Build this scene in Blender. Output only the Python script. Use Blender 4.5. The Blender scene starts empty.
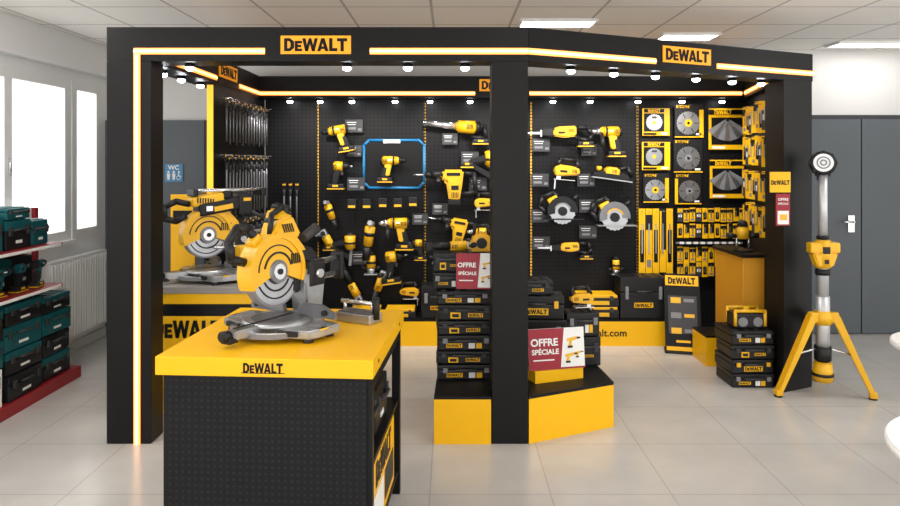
import bpy,bmesh,math,random
from mathutils import Vector,Matrix,Euler
random.seed(7)
F=675.0;HC=1.65
def P(px,py,d): return Vector(((px-450)*d/F,d,HC-(py-162)*d/F))
def X(px,d): return (px-450)*d/F
def Z(py,d): return HC-(py-162)*d/F
sc=bpy.context.scene
COL=sc.collection
CH={}
R=math.radians
# ------------------------------------------------------------ materials
def mat(name,col,rough=.5,metal=0,var=.12,scale=12,emit=0,bump=0,ecol=None,coat=0,spec=None):
    m=bpy.data.materials.new(name);m.use_nodes=True
    nt=m.node_tree;b=nt.nodes['Principled BSDF']
    tc=nt.nodes.new('ShaderNodeTexCoord');n=nt.nodes.new('ShaderNodeTexNoise')
    n.inputs['Scale'].default_value=scale;n.inputs['Detail'].default_value=3
    nt.links.new(tc.outputs['Object'],n.inputs['Vector'])
    mx=nt.nodes.new('ShaderNodeMix');mx.data_type='RGBA'
    c=Vector(col)
    mx.inputs[6].default_value=(*(c*(1-var)),1);mx.inputs[7].default_value=(*[min(1,v*(1+var)) for v in c],1)
    nt.links.new(n.outputs['Fac'],mx.inputs[0]);nt.links.new(mx.outputs[2],b.inputs['Base Color'])
    b.inputs['Roughness'].default_value=rough;b.inputs['Metallic'].default_value=metal
    if spec is not None: b.inputs['Specular IOR Level'].default_value=spec
    if coat: b.inputs['Coat Weight'].default_value=coat
    if emit:
        b.inputs['Emission Color'].default_value=(*(ecol or col),1);b.inputs['Emission Strength'].default_value=emit
    if bump:
        bp=nt.nodes.new('ShaderNodeBump');bp.inputs['Strength'].default_value=bump
        nt.links.new(n.outputs['Fac'],bp.inputs['Height']);nt.links.new(bp.outputs['Normal'],b.inputs['Normal'])
    return m
def gridmat(name,c1,c2,mortar,w,ms,rough,off=(0,0,0),bump=0,vn=6,lo=.9):
    m=bpy.data.materials.new(name);m.use_nodes=True
    nt=m.node_tree;b=nt.nodes['Principled BSDF']
    tc=nt.nodes.new('ShaderNodeTexCoord');mp=nt.nodes.new('ShaderNodeMapping')
    mp.inputs['Location'].default_value=off
    br=nt.nodes.new('ShaderNodeTexBrick');br.offset=0
    br.inputs['Color1'].default_value=(*c1,1);br.inputs['Color2'].default_value=(*c2,1);br.inputs['Mortar'].default_value=(*mortar,1)
    br.inputs['Scale'].default_value=1;br.inputs['Mortar Size'].default_value=ms
    br.inputs['Brick Width'].default_value=w;br.inputs['Row Height'].default_value=w
    nt.links.new(tc.outputs['Object'],mp.inputs[0]);nt.links.new(mp.outputs[0],br.inputs['Vector'])
    n=nt.nodes.new('ShaderNodeTexNoise');n.inputs['Scale'].default_value=vn;n.inputs['Detail'].default_value=5
    nt.links.new(tc.outputs['Object'],n.inputs['Vector'])
    mx=nt.nodes.new('ShaderNodeMix');mx.data_type='RGBA';mx.blend_type='MULTIPLY'
    rp=nt.nodes.new('ShaderNodeValToRGB');rp.color_ramp.elements[0].color=(lo,lo,lo,1);rp.color_ramp.elements[0].position=.3
    rp.color_ramp.elements[1].position=.7
    nt.links.new(n.outputs['Fac'],rp.inputs[0]);mx.inputs[0].default_value=1
    nt.links.new(br.outputs['Color'],mx.inputs[6]);nt.links.new(rp.outputs[0],mx.inputs[7])
    nt.links.new(mx.outputs[2],b.inputs['Base Color']);b.inputs['Roughness'].default_value=rough
    return m
def pegmat(name,base,hole,sp,rad,rough=.5):
    m=bpy.data.materials.new(name);m.use_nodes=True
    nt=m.node_tree;b=nt.nodes['Principled BSDF'];L=nt.links.new
    tc=nt.nodes.new('ShaderNodeTexCoord');sx=nt.nodes.new('ShaderNodeSeparateXYZ');L(tc.outputs['Object'],sx.inputs[0])
    def M(op,a,bv=None):
        q=nt.nodes.new('ShaderNodeMath');q.operation=op
        for i,v in enumerate((a,bv)):
            if v is None: continue
            if isinstance(v,(int,float)): q.inputs[i].default_value=v
            else: L(v,q.inputs[i])
        return q.outputs[0]
    u=M('ADD',sx.outputs[0],sx.outputs[1])
    def cell(v): return M('SUBTRACT',M('FRACT',M('DIVIDE',v,sp)),.5)
    a=cell(u);c=cell(sx.outputs[2])
    d=M('ADD',M('MULTIPLY',a,a),M('MULTIPLY',c,c))
    h=M('LESS_THAN',d,rad*rad)
    mx=nt.nodes.new('ShaderNodeMix');mx.data_type='RGBA'
    mx.inputs[6].default_value=(*base,1);mx.inputs[7].default_value=(*hole,1)
    L(h,mx.inputs[0]);L(mx.outputs[2],b.inputs['Base Color']);b.inputs['Roughness'].default_value=rough
    b.inputs['Specular IOR Level'].default_value=.2
    return m
YEL=mat('yellow_paint',(.90,.48,.006),.38,var=.04,scale=3,spec=.3)
YT=mat('tool_yellow',(.80,.43,.008),.38,var=.06)
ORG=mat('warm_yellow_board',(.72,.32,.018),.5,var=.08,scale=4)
BLK=mat('black_paint',(.0045,.0045,.005),.45,spec=.22)
MBK=mat('black_plastic',(.008,.008,.009),.45,scale=30,spec=.35)
RUB=mat('dark_grey_rubber',(.03,.03,.033),.6,scale=30)
CARD=mat('dark_grey_card',(.035,.035,.04),.5,scale=30)
SIL=mat('cast_aluminium',(.42,.43,.44),.34,.8,scale=25,var=.2)
CHR=mat('brushed_tube',(.58,.59,.61),.38,.55,scale=5,var=.02)
DAL=mat('dark_aluminium',(.2,.2,.21),.4,.8,scale=25,var=.2)
STL=mat('steel',(.68,.68,.69),.25,.9,scale=20)
DISC=mat('blade_steel',(.42,.43,.45),.3,.85,scale=20,var=.2)
GRY=mat('mid_grey_plastic',(.2,.2,.21),.5)
TEAL=mat('teal_plastic',(.0,.085,.10),.45)
RED=mat('red_paint',(.28,.012,.018),.45)
SRED=mat('sign_red',(.30,.006,.02),.5,var=.03)
WHT=mat('white_plastic',(.88,.88,.87),.45,var=.03)
PAP=mat('white_paper',(.82,.82,.8),.7,var=.03)
GRN=mat('green_card',(.05,.25,.1),.6)
BLU=mat('blue_frame',(.02,.2,.45),.4)
SBLU=mat('sign_blue',(.05,.22,.42),.4)
WDK=mat('grey_counter_top',(.28,.26,.24),.5,scale=6)
WALLW=mat('white_wall',(.90,.90,.89),.8,var=.02,scale=3)
WALLB=mat('offwhite_back_wall',(.68,.67,.65),.8,var=.02,scale=3)
DGRY=mat('grey_door_paint',(.085,.098,.11),.5,var=.05,scale=2)
LGRY=mat('radiator_white',(.86,.86,.85),.4,var=.02)
LED=mat('led_core',(1,.8,.6),.5,emit=1.9,ecol=(1,.60,.28),var=0)
LEDO=mat('led_amber_halo',(1,.5,.15),.5,emit=1.7,ecol=(1,.29,.045),var=0)  # glow halo around the LED core, drawn as a wider amber emissive strip
LEDY=mat('led_yellow',(.9,.5,.03),.5,emit=.75,ecol=(1,.5,.02),var=0)
BULB=mat('bulb_white',(1,1,1),.5,emit=30,ecol=(.95,.97,1),var=0)
PANL=mat('ceiling_or_fill_light',(1,1,1),.5,emit=11,ecol=(1,.99,.98),var=0)
SIGNE=mat('sign_yellow_lit',(.95,.40,.006),.4,emit=.3,ecol=(1,.32,.004),var=.02)
LENS=mat('lamp_lens',(.9,.92,.95),.15,var=.03)
PEG=pegmat('pegboard_black',(.0065,.0065,.0075),(.0008,.0008,.0008),.038,.26)
PEGF=pegmat('bench_pegboard',(.007,.007,.008),(.018,.018,.018),.0254,.2)
UPR=pegmat('upright_dotted',(.03,.02,.01),(.8,.45,.05),.03,.36)  # gold dots: lit glow of the uprights put into the hole colour
FLOOR=gridmat('floor_tiles',(.52,.50,.472),(.55,.53,.50),(.41,.395,.375),.6,.0035,.2,off=(.1,.25,0),lo=.88,vn=3)
CEIL=gridmat('ceiling_tiles',(.92,.895,.855),(.94,.915,.875),(.5,.48,.46),.6,.01,.85,off=(.13,.1,0),vn=40,lo=.95)
# ------------------------------------------------------------ geometry builder
class G:
    def __init__(s,m=None):
        s.bm=bmesh.new();s.mats=[];s.i=0
        if m: s.m(m)
    def m(s,mt):
        if mt not in s.mats: s.mats.append(mt)
        s.i=s.mats.index(mt);return s
    def _add(s,t,smooth=False,angle=None):
        for f in t.faces:
            f.material_index=s.i
            if smooth and (smooth=='all' or len(f.verts)<=4): f.smooth=True
        me=bpy.data.meshes.new('t');t.to_mesh(me);t.free();s.bm.from_mesh(me);bpy.data.meshes.remove(me);return s
    def box(s,c,size,rot=None,bev=0,seg=2):
        t=bmesh.new();bmesh.ops.create_cube(t,size=1)
        for v in t.verts: v.co=Vector((v.co.x*size[0],v.co.y*size[1],v.co.z*size[2]))
        if bev: bmesh.ops.bevel(t,geom=list(t.edges),offset=min(bev,min(size)*.45),segments=seg,affect='EDGES',profile=.6)
        M=Matrix.Translation(c)
        if rot: M=M@Euler([R(a) for a in rot]).to_matrix().to_4x4()
        t.transform(M);return s._add(t)
    def b2(s,x0,x1,y0,y1,z0,z1,bev=0):
        return s.box(((x0+x1)/2,(y0+y1)/2,(z0+z1)/2),(abs(x1-x0),abs(y1-y0),abs(z1-z0)),bev=bev)
    def cyl(s,a,b,r0,r1=None,seg=16,bev=0):
        if r1 is None:r1=r0
        a=Vector(a);b=Vector(b);d=b-a;t=bmesh.new()
        bmesh.ops.create_cone(t,cap_ends=True,segments=seg,radius1=r0,radius2=r1,depth=d.length)
        if bev:
            es=[e for e in t.edges if any(len(f.verts)>4 for f in e.link_faces)]
            bmesh.ops.bevel(t,geom=es,offset=bev,segments=2,affect='EDGES')
        q=Vector((0,0,1)).rotation_difference(d.normalized()).to_matrix().to_4x4()
        t.transform(Matrix.Translation((a+b)/2)@q);return s._add(t,smooth=(seg>6))
    def sph(s,c,r,rot=None,seg=16):
        if isinstance(r,(int,float)): r=(r,r,r)
        t=bmesh.new();bmesh.ops.create_uvsphere(t,u_segments=seg,v_segments=max(6,seg//2),radius=1)
        M=Matrix.Translation(c)
        if rot: M=M@Euler([R(a) for a in rot]).to_matrix().to_4x4()
        t.transform(M@Matrix.Diagonal((r[0],r[1],r[2],1)));return s._add(t,smooth='all')
    def tube(s,pts,r,seg=10):
        for i in range(len(pts)-1): s.cyl(pts[i],pts[i+1],r,seg=seg)
        for p in pts[1:-1]: s.sph(p,r,seg=seg)
        return s
    def prism(s,pts,ax,a,b,bev=0):
        t=bmesh.new()
        def mk(p,h): return {'x':(h,p[0],p[1]),'y':(p[0],h,p[1]),'z':(p[0],p[1],h)}[ax]
        v0=[t.verts.new(mk(p,a)) for p in pts];v1=[t.verts.new(mk(p,b)) for p in pts];n=len(pts)
        t.faces.new(v0);t.faces.new(v1[::-1])
        for i in range(n): t.faces.new((v0[i],v1[i],v1[(i+1)%n],v0[(i+1)%n]))
        bmesh.ops.recalc_face_normals(t,faces=list(t.faces))
        if bev: bmesh.ops.bevel(t,geom=list(t.edges),offset=bev,segments=2,affect='EDGES')
        return s._add(t)
    def ring(s,c,Rr,r,ax='y',a0=0,a1=360,n=24,seg=8):
        pts=[]
        for i in range(n+1):
            a=R(a0+(a1-a0)*i/n);u=Rr*math.cos(a);v=Rr*math.sin(a)
            o={'x':(0,u,v),'y':(u,0,v),'z':(u,v,0)}[ax];pts.append(Vector(c)+Vector(o))
        for i in range(n): s.cyl(pts[i],pts[i+1],r,seg=seg)
        return s
    def disc(s,c,r,th,ax='y',teeth=0,n=32):
        pts=[]
        k=teeth*2 if teeth else n
        for i in range(k):
            a=2*math.pi*i/k;rr=r*(.93 if (teeth and i%2) else 1);pts.append((rr*math.cos(a),rr*math.sin(a)))
        t={'x':(c[1],c[2],c[0]),'y':(c[0],c[2],c[1]),'z':(c[0],c[1],c[2])}[ax]
        return s.prism([(t[0]+p[0],t[1]+p[1]) for p in pts],ax,t[2]-th/2,t[2]+th/2)
    def sector(s,c,r0,r1,a0,a1,ax,h0,h1,n=16):
        o=[(c[0]+r1*math.cos(R(a0+(a1-a0)*i/n)),c[1]+r1*math.sin(R(a0+(a1-a0)*i/n))) for i in range(n+1)]
        q=[(c[0]+r0*math.cos(R(a1-(a1-a0)*i/n)),c[1]+r0*math.sin(R(a1-(a1-a0)*i/n))) for i in range(n+1)] if r0>0 else [c]
        return s.prism(o+q,ax,h0,h1)
    def mesh(s,name):
        me=bpy.data.meshes.new(name);s.bm.to_mesh(me);s.bm.free()
        for q in s.mats: me.materials.append(q)
        return me
    def part(s,name,parent,label=None,loc=None,rot=None):
        o=bpy.data.objects.new(name,s.mesh(name));link(o,parent)
        if loc is not None:o.location=loc
        if rot is not None:o.rotation_euler=[R(a) for a in rot]
        if label:o['label']=label
        return o
    def thing(s,name,label,cat,group=None,loc=None,rot=None,kind=None):
        o=s.part(name,None,None,loc,rot)
        if kind: o['kind']=kind
        else:
            o['label']=label;o['category']=cat
        if group:o['group']=group
        return o
def link(o,parent=None):
    COL.objects.link(o)
    if parent is not None:
        o.parent=parent;CH.setdefault(parent.name,[]).append(o)
def E(name,label,cat,loc=(0,0,0),rot=(0,0,0),scale=1,group=None):
    o=bpy.data.objects.new(name,None);o.empty_display_size=.05;link(o)
    o['label']=label;o['category']=cat;setx(o,loc,rot,scale)
    if group:o['group']=group
    return o
def setx(o,loc,rot=(0,0,0),scale=1):
    o.location=loc;o.rotation_euler=[R(a) for a in rot]
    o.scale=(scale,)*3 if isinstance(scale,(int,float)) else scale
def dup(o,parent=None):
    c=o.copy();link(c,parent)
    for k in CH.get(o.name,[]): dup(k,c)
    return c
T={}
def use(fn,loc,rot=(0,0,0),scale=1,label=None,group=None,args=()):
    key=(fn.__name__,args)
    if key not in T:
        r=T[key]=fn(*args)
    else: r=dup(T[key])
    setx(r,loc,rot,scale)
    if label:r['label']=label
    if group:r['group']=group
    elif 'group' in r: del r['group']
    return r
# ------------------------------------------------------------ lettering
def quadsLogo():
    Q=[];x=0;k=.74
    def q(*p): Q.append([((x+a*k),b) for a,b in p])
    O=[(0,0),(.5,0),(.84,.26),(.84,.74),(.5,1),(0,1)];I=[(.27,.22),(.42,.22),(.54,.36),(.54,.64),(.42,.78),(.27,.78)]
    for i in range(6):
        j=(i+1)%6;q(O[i],O[j],I[j],I[i])
    x+=.9*k
    h=.8
    q((0,0),(.24,0),(.24,h),(0,h));q((.24,0),(.6,0),(.6,.2),(.24,.2));q((.24,.31),(.54,.31),(.54,.49),(.24,.49));q((.24,h-.2),(.6,h-.2),(.6,h),(.24,h))
    x+=.62*k
    q((0,1),(.28,1),(.48,0),(.24,0));q((.24,0),(.48,0),(.72,.8),(.54,.95))
    q((.54,1),(.76,1),(1.04,0),(.80,0));q((.80,0),(1.04,0),(1.3,1),(1.03,1))
    x+=1.25*k
    q((0,0),(.27,0),(.56,1),(.34,1));q((.34,1),(.62,1),(.96,0),(.68,0));q((.2,.17),(.76,.17),(.7,.36),(.27,.36))
    x+=1.0*k
    q((0,0),(.28,0),(.28,1),(0,1));q((.28,0),(.68,0),(.68,.24),(.28,.24))
    x+=.66*k
    q((0,.76),(.86,.76),(.86,1),(0,1));q((.29,0),(.57,0),(.57,.76),(.29,.76))
    x+=.86*k
    return Q,x
LQ,LW=quadsLogo()
def logo_geo(g,c,w,mt,th=.002,h=None):
    g.m(mt);s=w/LW;sh=h if h else s
    for q in LQ:
        g.prism([(c[0]+(p[0]-LW/2)*s,c[2]+(p[1]-.5)*sh) for p in q],'y',c[1]-th,c[1])
    return g
def logo_mesh(kind):
    k='logo'+kind
    if k in T:return T[k]
    a={'yp':(YEL,BLK),'lit':(SIGNE,BLK),'by':(None,BLK),'yy':(None,YEL)}[kind]
    g=G()
    if a[0]:
        g.m(a[0]).b2(-.5,.5,-.02,0,-.13,.13);logo_geo(g,(0,-.02,0),.9,a[1],.006,.185)
    else: logo_geo(g,(0,0,0),1,a[1],.006)
    T[k]=g.mesh('logo_plate');return T[k]
def logo(parent,kind,loc,w,rot=(0,0,0),name='logo_plate'):
    o=bpy.data.objects.new(name,logo_mesh(kind));link(o,parent);setx(o,loc,rot,w);return o
TXT={}
def pretext(s,bold):
    cu=bpy.data.curves.new('f','FONT');cu.body=s;cu.align_x='CENTER';cu.align_y='CENTER';cu.extrude=.004;cu.offset=bold;cu.resolution_u=3
    o=bpy.data.objects.new('f',cu);COL.objects.link(o)
    dg=bpy.context.evaluated_depsgraph_get()
    me=bpy.data.meshes.new_from_object(o.evaluated_get(dg));bpy.data.objects.remove(o)
    TXT[s]=me
for s,b in (('OFFRE',.03),('SPÉCIALE',.03),('www.dewalt.com',.015),('WC',.03)): pretext(s,b)
def text(parent,s,size,mt,loc,rot=(90,0,0),name='lettering'):
    me=TXT[s].copy();me.materials.clear();me.materials.append(mt)
    o=bpy.data.objects.new(name,me);link(o,parent);setx(o,loc,rot,size);return o
# ------------------------------------------------------------ room
YB=-1.0
G(FLOOR).b2(-3.4,6,YB,6.6,-.05,0).thing('floor','','',kind='structure')
G(CEIL).b2(-3.4,6,YB,6.6,2.73,2.78).thing('ceiling','','',kind='structure')
G(WALLB).b2(-3.3,6,6.5,6.6,0,2.73).thing('wall_back','','',kind='structure')
G(WALLW).b2(6,6.1,4.6,6.6,0,2.73).thing('wall_right','','',kind='structure')
g=G(WALLW)
z0,z1=.98,2.36
g.b2(-3.4,-3.3,YB,6.5,0,z0);g.b2(-3.4,-3.3,YB,6.5,z1,2.73)
g.b2(-3.4,-3.3,5.84,5.88,z0,z1);g.b2(-3.4,-3.3,6.36,6.5,z0,z1)
g.b2(-3.4,-3.3,3.2,4.2,z0,z1);g.b2(-3.4,-3.3,YB,.4,z0,z1)
g.thing('wall_left','','',kind='structure')
def glassmat():
    m=bpy.data.materials.new('window_glass');m.use_nodes=True;nt=m.node_tree
    nt.nodes.remove(nt.nodes['Principled BSDF']);o=nt.nodes['Material Output']
    a=nt.nodes.new('ShaderNodeBsdfTransparent');b=nt.nodes.new('ShaderNodeBsdfGlossy');b.inputs['Roughness'].default_value=.05
    mx=nt.nodes.new('ShaderNodeMixShader');mx.inputs[0].default_value=.04
    nt.links.new(a.outputs[0],mx.inputs[1]);nt.links.new(b.outputs[0],mx.inputs[2]);nt.links.new(mx.outputs[0],o.inputs[0]);return m
GLS=glassmat()
for n,(a,b) in enumerate([(4.2,5.84),(5.88,6.36),(.4,3.2)],1):
    g=G(WHT)
    def fr(y0,y1,zz0,zz1,t=.035,xa=-3.37,xb=-3.29):
        g.b2(xa,xb,y0,y0+t,zz0,zz1);g.b2(xa,xb,y1-t,y1,zz0,zz1);g.b2(xa,xb,y0+t,y1-t,zz0,zz0+t);g.b2(xa,xb,y0+t,y1-t,zz1-t,zz1)
    fr(a,b,z0,z1)
    if b-a>1:
        m=(a+b)/2;fr(a+.035,m,z0+.035,z1-.035,.045,-3.34,-3.285);fr(m,b-.035,z0+.035,z1-.035,.045,-3.34,-3.285)
        g.m(STL).cyl((-3.27,m,1.55),(-3.27,m,1.68),.01)
        g.m(WHT).b2(-3.3,-3.24,a-.03,b+.03,z0-.03,z0)
    else: fr(a+.035,b-.035,z0+.035,z1-.035,.04,-3.34,-3.29)
    g.m(GLS).b2(-3.335,-3.33,a+.05,b-.05,z0+.05,z1-.05)
    g.thing('window_%d'%n,'','',kind='structure')
G(WALLW).b2(-3.3,-3.22,2,6.5,2.45,2.73).thing('trim_1','','',kind='structure')
g=G(DGRY);g.b2(-3.3,-1.9,6.46,6.5,0,2.05);g.m(BLK).b2(-2.35,-2.34,6.455,6.46,0,2.05);g.thing('door_1','','',kind='structure')
g=G(DGRY);g.b2(2.95,3.93,6.455,6.5,.01,2.06,bev=.004);g.b2(3.94,5.0,6.455,6.5,.01,2.06,bev=.004)
g.m(RUB).b2(2.9,5.05,6.465,6.5,2.06,2.1)
g.m(STL).b2(3.80,3.86,6.44,6.455,.98,1.14);g.cyl((3.83,6.44,1.08),(3.83,6.39,1.08),.009);g.cyl((3.83,6.395,1.08),(3.72,6.395,1.08),.009)
g.thing('door_2','','',kind='structure')
G(WHT).b2(-3.3,-3.285,2,6.45,0,.08).thing('baseboard_left','','',kind='structure')
for i,(x0,x1,y0,y1) in enumerate([(.55,1.1,5.1,5.32),(1.8,2.25,5.65,5.9),(3.5,4.3,6.05,6.25),(.3,.9,3.25,3.38),(-2.2,-1.6,1.8,2.4),(1.4,2.0,1.8,2.4),(-.4,.2,0,.6),(3.5,4.1,3.8,4.4),(-2.9,-2.3,2.9,3.8)]):  # far panels are real; out-of-view ones are added to brighten room and left wall
    g=G(PANL);g.b2(x0,x1,y0,y1,2.715,2.73);g.m(WHT)
    g.b2(x0-.02,x0,y0,y1,2.71,2.73);g.b2(x1,x1+.02,y0,y1,2.71,2.73);g.b2(x0-.02,x1+.02,y0-.02,y0,2.71,2.73);g.b2(x0-.02,x1+.02,y1,y1+.02,2.71,2.73)
    g.thing('ceiling_or_fill_light','flat white square ceiling light panel in the tile grid, including unseen ones added for fill','ceiling light','ceiling light panels')
# ------------------------------------------------------------ booth
booth=E('display_booth','black tool display booth with posts, beams, light strips and pegboard walls','display booth')
def bp(name,g,label=None): return g.part(name,booth,label)
ZB,ZT=2.24,2.44
bp('beam',G(BLK).b2(-2.01,.46,3.95,4.15,ZB,ZT,bev=.004))
bp('beam',G(BLK).prism([(.462,3.951),(2.66,4.95),(2.66,5.17),(.40,4.15)],'z',ZB,ZT))
bp('beam',G(BLK).b2(-1.95,-1.75,4.155,6.19,ZB,ZT,bev=.004))
bp('beam',G(BLK).b2(-1.95,2.86,6.2,6.4,ZB,ZT,bev=.004))
bp('beam',G(BLK).prism([(2.46,5.175),(2.655,5.175),(2.86,6.195),(2.70,6.195)],'z',ZB,ZT))
bp('post',G(BLK).b2(-2.01,-1.75,3.95,4.12,0,ZB,bev=.004))
bp('post',G(BLK).b2(.245,.457,3.95,4.15,0,ZB,bev=.004))
bp('post',G(BLK).prism([(2.39,4.832),(2.655,4.952),(2.655,5.12),(2.39,5.12)],'z',0,ZB))
xs=[-1.75]+[X(p,6.4) for p in (318,425,531,637)]+[2.82]
for a,b in zip(xs[:-1],xs[1:]): bp('pegboard',G(PEG).b2(a+.001,b-.001,6.4,6.43,0,2.44))
bp('pegboard',G(PEG).b2(-1.79,-1.755,5.0,6.39,0,ZB-.002))
bp('pegboard',G(PEG).prism([(2.54,5.13),(2.57,5.13),(2.85,6.38),(2.80,6.38)],'z',0,ZB-.002))
for x in xs[1:-1]: bp('upright',G(UPR).b2(x-.008,x+.008,6.388,6.399,.3,2.22))
bp('upright',G(LEDY).b2(-1.795,-1.752,4.985,4.998,.95,2.22),'glowing yellow edge light strip')
A=Vector((.462,3.951));Bv=Vector((2.66,4.95));dirv=(Bv-A).normalized();nv=Vector((dirv.y,-dirv.x))
def strip(p,q,n,zc=None,vert=None):
    p=Vector(p);q=Vector(q);n=Vector(n)
    g=G(LEDO)
    def slab(a,b,z0_,z1_,t0,t1): g.prism([(a.x+n.x*t0,a.y+n.y*t0),(b.x+n.x*t0,b.y+n.y*t0),(b.x+n.x*t1,b.y+n.y*t1),(a.x+n.x*t1,a.y+n.y*t1)],'z',z0_,z1_)
    if vert:
        slab(p,q,vert[0],vert[1],0,.008);g.m(LED);d=(q-p)*.3;slab(p+d,q-d,vert[0],vert[1],.008,.012)
    else:
        slab(p,q,zc-.018,zc+.018,0,.008);g.m(LED);slab(p,q,zc-.007,zc+.007,.008,.012)
    bp('led_strip',g)
ft=lambda t:A+(Bv-A)*t
strip((-1.848,3.95),(X(265,3.95),3.95),(0,-1),2.298)
strip((X(370,3.95),3.95),(.46,3.95),(0,-1),2.298)
strip((-1.848,3.95),(-1.812,3.95),(0,-1),vert=(0,2.28))
strip(ft(0),ft(.391),nv,2.298);strip(ft(.609),ft(1),nv,2.298)
strip((-1.75,4.2),(-1.75,5.05),(1,0),2.28);strip((-1.75,5.6),(-1.75,6.19),(1,0),2.28)
strip((-1.74,6.2),(.23,6.2),(0,-1),2.28);strip((.73,6.2),(2.68,6.2),(0,-1),2.28)
strip((2.47,5.2),(2.69,6.15),(-1,0),2.28)
logo(booth,'lit',(X(316,3.95),3.95,Z(45,3.95)),.41)
pm=A+(Bv-A)*.5
logo(booth,'lit',(pm.x,pm.y,2.35),.41,(0,0,math.degrees(math.atan2(dirv.y,dirv.x))))
logo(booth,'lit',(-1.75,5.32,2.355),.42,(0,0,90))
logo(booth,'lit',(.48,6.2,2.355),.42)
g=G(YEL).b2(-1.7,2.1,6.05,6.38,0,.22);g.m(BLK).b2(-1.7,2.1,6.05,6.38,.22,.235)
pl=g.part('plinth',booth,'yellow plinth with black top')
text(booth,'www.dewalt.com',.09,BLK,(1.27,6.048,.115))
isl=E('island_plinth','low angled display plinth with black top and yellow sides','display plinth')
poly=[(-.094,3.945),(.24,3.945),(.24,4.155),(.462,4.155),(.462,3.95),(1.02,4.206),(.98,4.72),(-.07,4.72)]
G(YEL).prism(poly,'z',0,.262).part('plinth_body',isl)
G(BLK).prism(poly,'z',.262,.28).part('plinth_top',isl,'black top panel')
g=E('side_counter','tall yellow side counter with black top','counter')
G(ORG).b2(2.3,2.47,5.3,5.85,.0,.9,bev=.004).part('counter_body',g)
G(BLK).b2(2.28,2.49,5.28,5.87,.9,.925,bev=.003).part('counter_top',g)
g=G(YEL);g.b2(2.07,2.27,5.45,5.76,0,.23);g.m(BLK).b2(2.07,2.27,5.45,5.76,.23,.245)
g.thing('low_plinth','low yellow plinth block with black top','display plinth')
# ------------------------------------------------------------ spotlights
def spot():
    r=E('spotlight','small round black booth spotlight with bright white bulb','spotlight')
    G(BLK).cyl((0,0,0),(0,0,-.022),.03,.028).part('housing',r)
    G(BULB).sph((0,0,-.027),(.027,.027,.017),seg=12).part('bulb',r)
    return r
SP=[(X(p,4.05),4.05) for p in (190,347,408,465)]
SP+=[(.75,4.19),(1.05,4.33),(1.36,4.47),(1.68,4.61),(1.99,4.76),(2.25,4.88)]
SP+=[(-1.85,y) for y in (4.35,4.65,5.0,5.4,5.85)]
SP+=[(X(p,6.3),6.3) for p in (290,320,352,395,430,470,553,590,638,682,722)]
for x,y in SP: use(spot,(x,y,ZB),group='booth spotlights')
def lamp(kind,name,loc,energy,**k):
    l=bpy.data.lights.new(name,kind);l.energy=energy
    for a,b in k.items(): setattr(l,a,b)
    o=bpy.data.objects.new(name,l);o.location=loc;COL.objects.link(o);o['label']='small lamp beam lighting the booth tools';o['category']='light';return o
for x in (-1.4,-.8,-.2,.4,1.0,1.6,2.2):
    o=lamp('SPOT','spotlight_beam',(x,5.55,2.3),46,spot_size=R(100),spot_blend=.8,shadow_soft_size=.05,color=(1,.97,.93));o.rotation_euler=(R(38),0,0)
for x,y in ((-1.2,4.4),(.5,4.4),(1.6,4.8)):
    o=lamp('SPOT','spotlight_beam',(x,y,2.2),24,spot_size=R(110),spot_blend=.8,shadow_soft_size=.05,color=(1,.97,.93));o.rotation_euler=(R(10),0,0)
# ------------------------------------------------------------ power tools
def hook(r,z=.0,l=.09,x=0):
    G(STL).cyl((x,.0,z),(x,l,z),.004,seg=6).part('hook',r)
def battery(r,x,z,s=1):
    g=G(MBK).box((x,0,z),(.115*s,.07,.045*s),bev=.008);g.m(YT).box((x,0,z-.012),(.118*s,.072,.008)).box((x,-.036,z+.01),(.04*s,.003,.014));g.part('battery',r)
def vent(g,x,y,z,n=4,dx=.009,w=.004,h=.025,tilt=0):
    g.m(BLK)
    for i in range(n): g.box((x+i*dx,y,z),(w,.004,h),(0,tilt,0))
    return g
def drill(c=0):
    Y=TEAL if c==1 else YT
    r=E('cordless_drill','yellow and black cordless drill hanging on the pegboard','drill')
    g=G(Y).cyl((-.075,0,.05),(.035,0,.05),.036,.034,bev=.006);g.cyl((.035,0,.05),(.055,0,.05),.034,.024)
    g.prism([(-.055,.03),(.0,.03),(-.02,-.07),(-.065,-.07)],'y',-.02,.02,bev=.006);g.m(MBK).cyl((-.09,0,.05),(-.075,0,.05),.03,.036);vent(g,-.065,-.035,.05);g.m(MBK).cyl((.008,0,.05),(.02,0,.05),.0365);g.m(WHT).box((-.015,-.036,.055),(.03,.004,.008));g.part('motor_housing',r)
    g=G(MBK if c!=2 else STL).cyl((.055,0,.05),(.075,0,.05),.024,.024).cyl((.075,0,.05),(.11,0,.05),.021,.012);g.part('chuck',r)
    if c==2: G(MBK).cyl((.05,-.02,.04),(.05,-.08,-.05),.013,.016,bev=.004).part('side_handle',r)
    g=G(MBK).prism([(-.07,.0),(-.03,.005),(-.045,-.085),(-.085,-.085)],'y',-.023,.023,bev=.008);g.part('grip',r)
    G(RUB).box((-.012,0,-.0),(.022,.016,.035),(0,15,0),bev=.005).part('trigger',r)
    battery(r,-.055,-.105);hook(r,.05);return r
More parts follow.
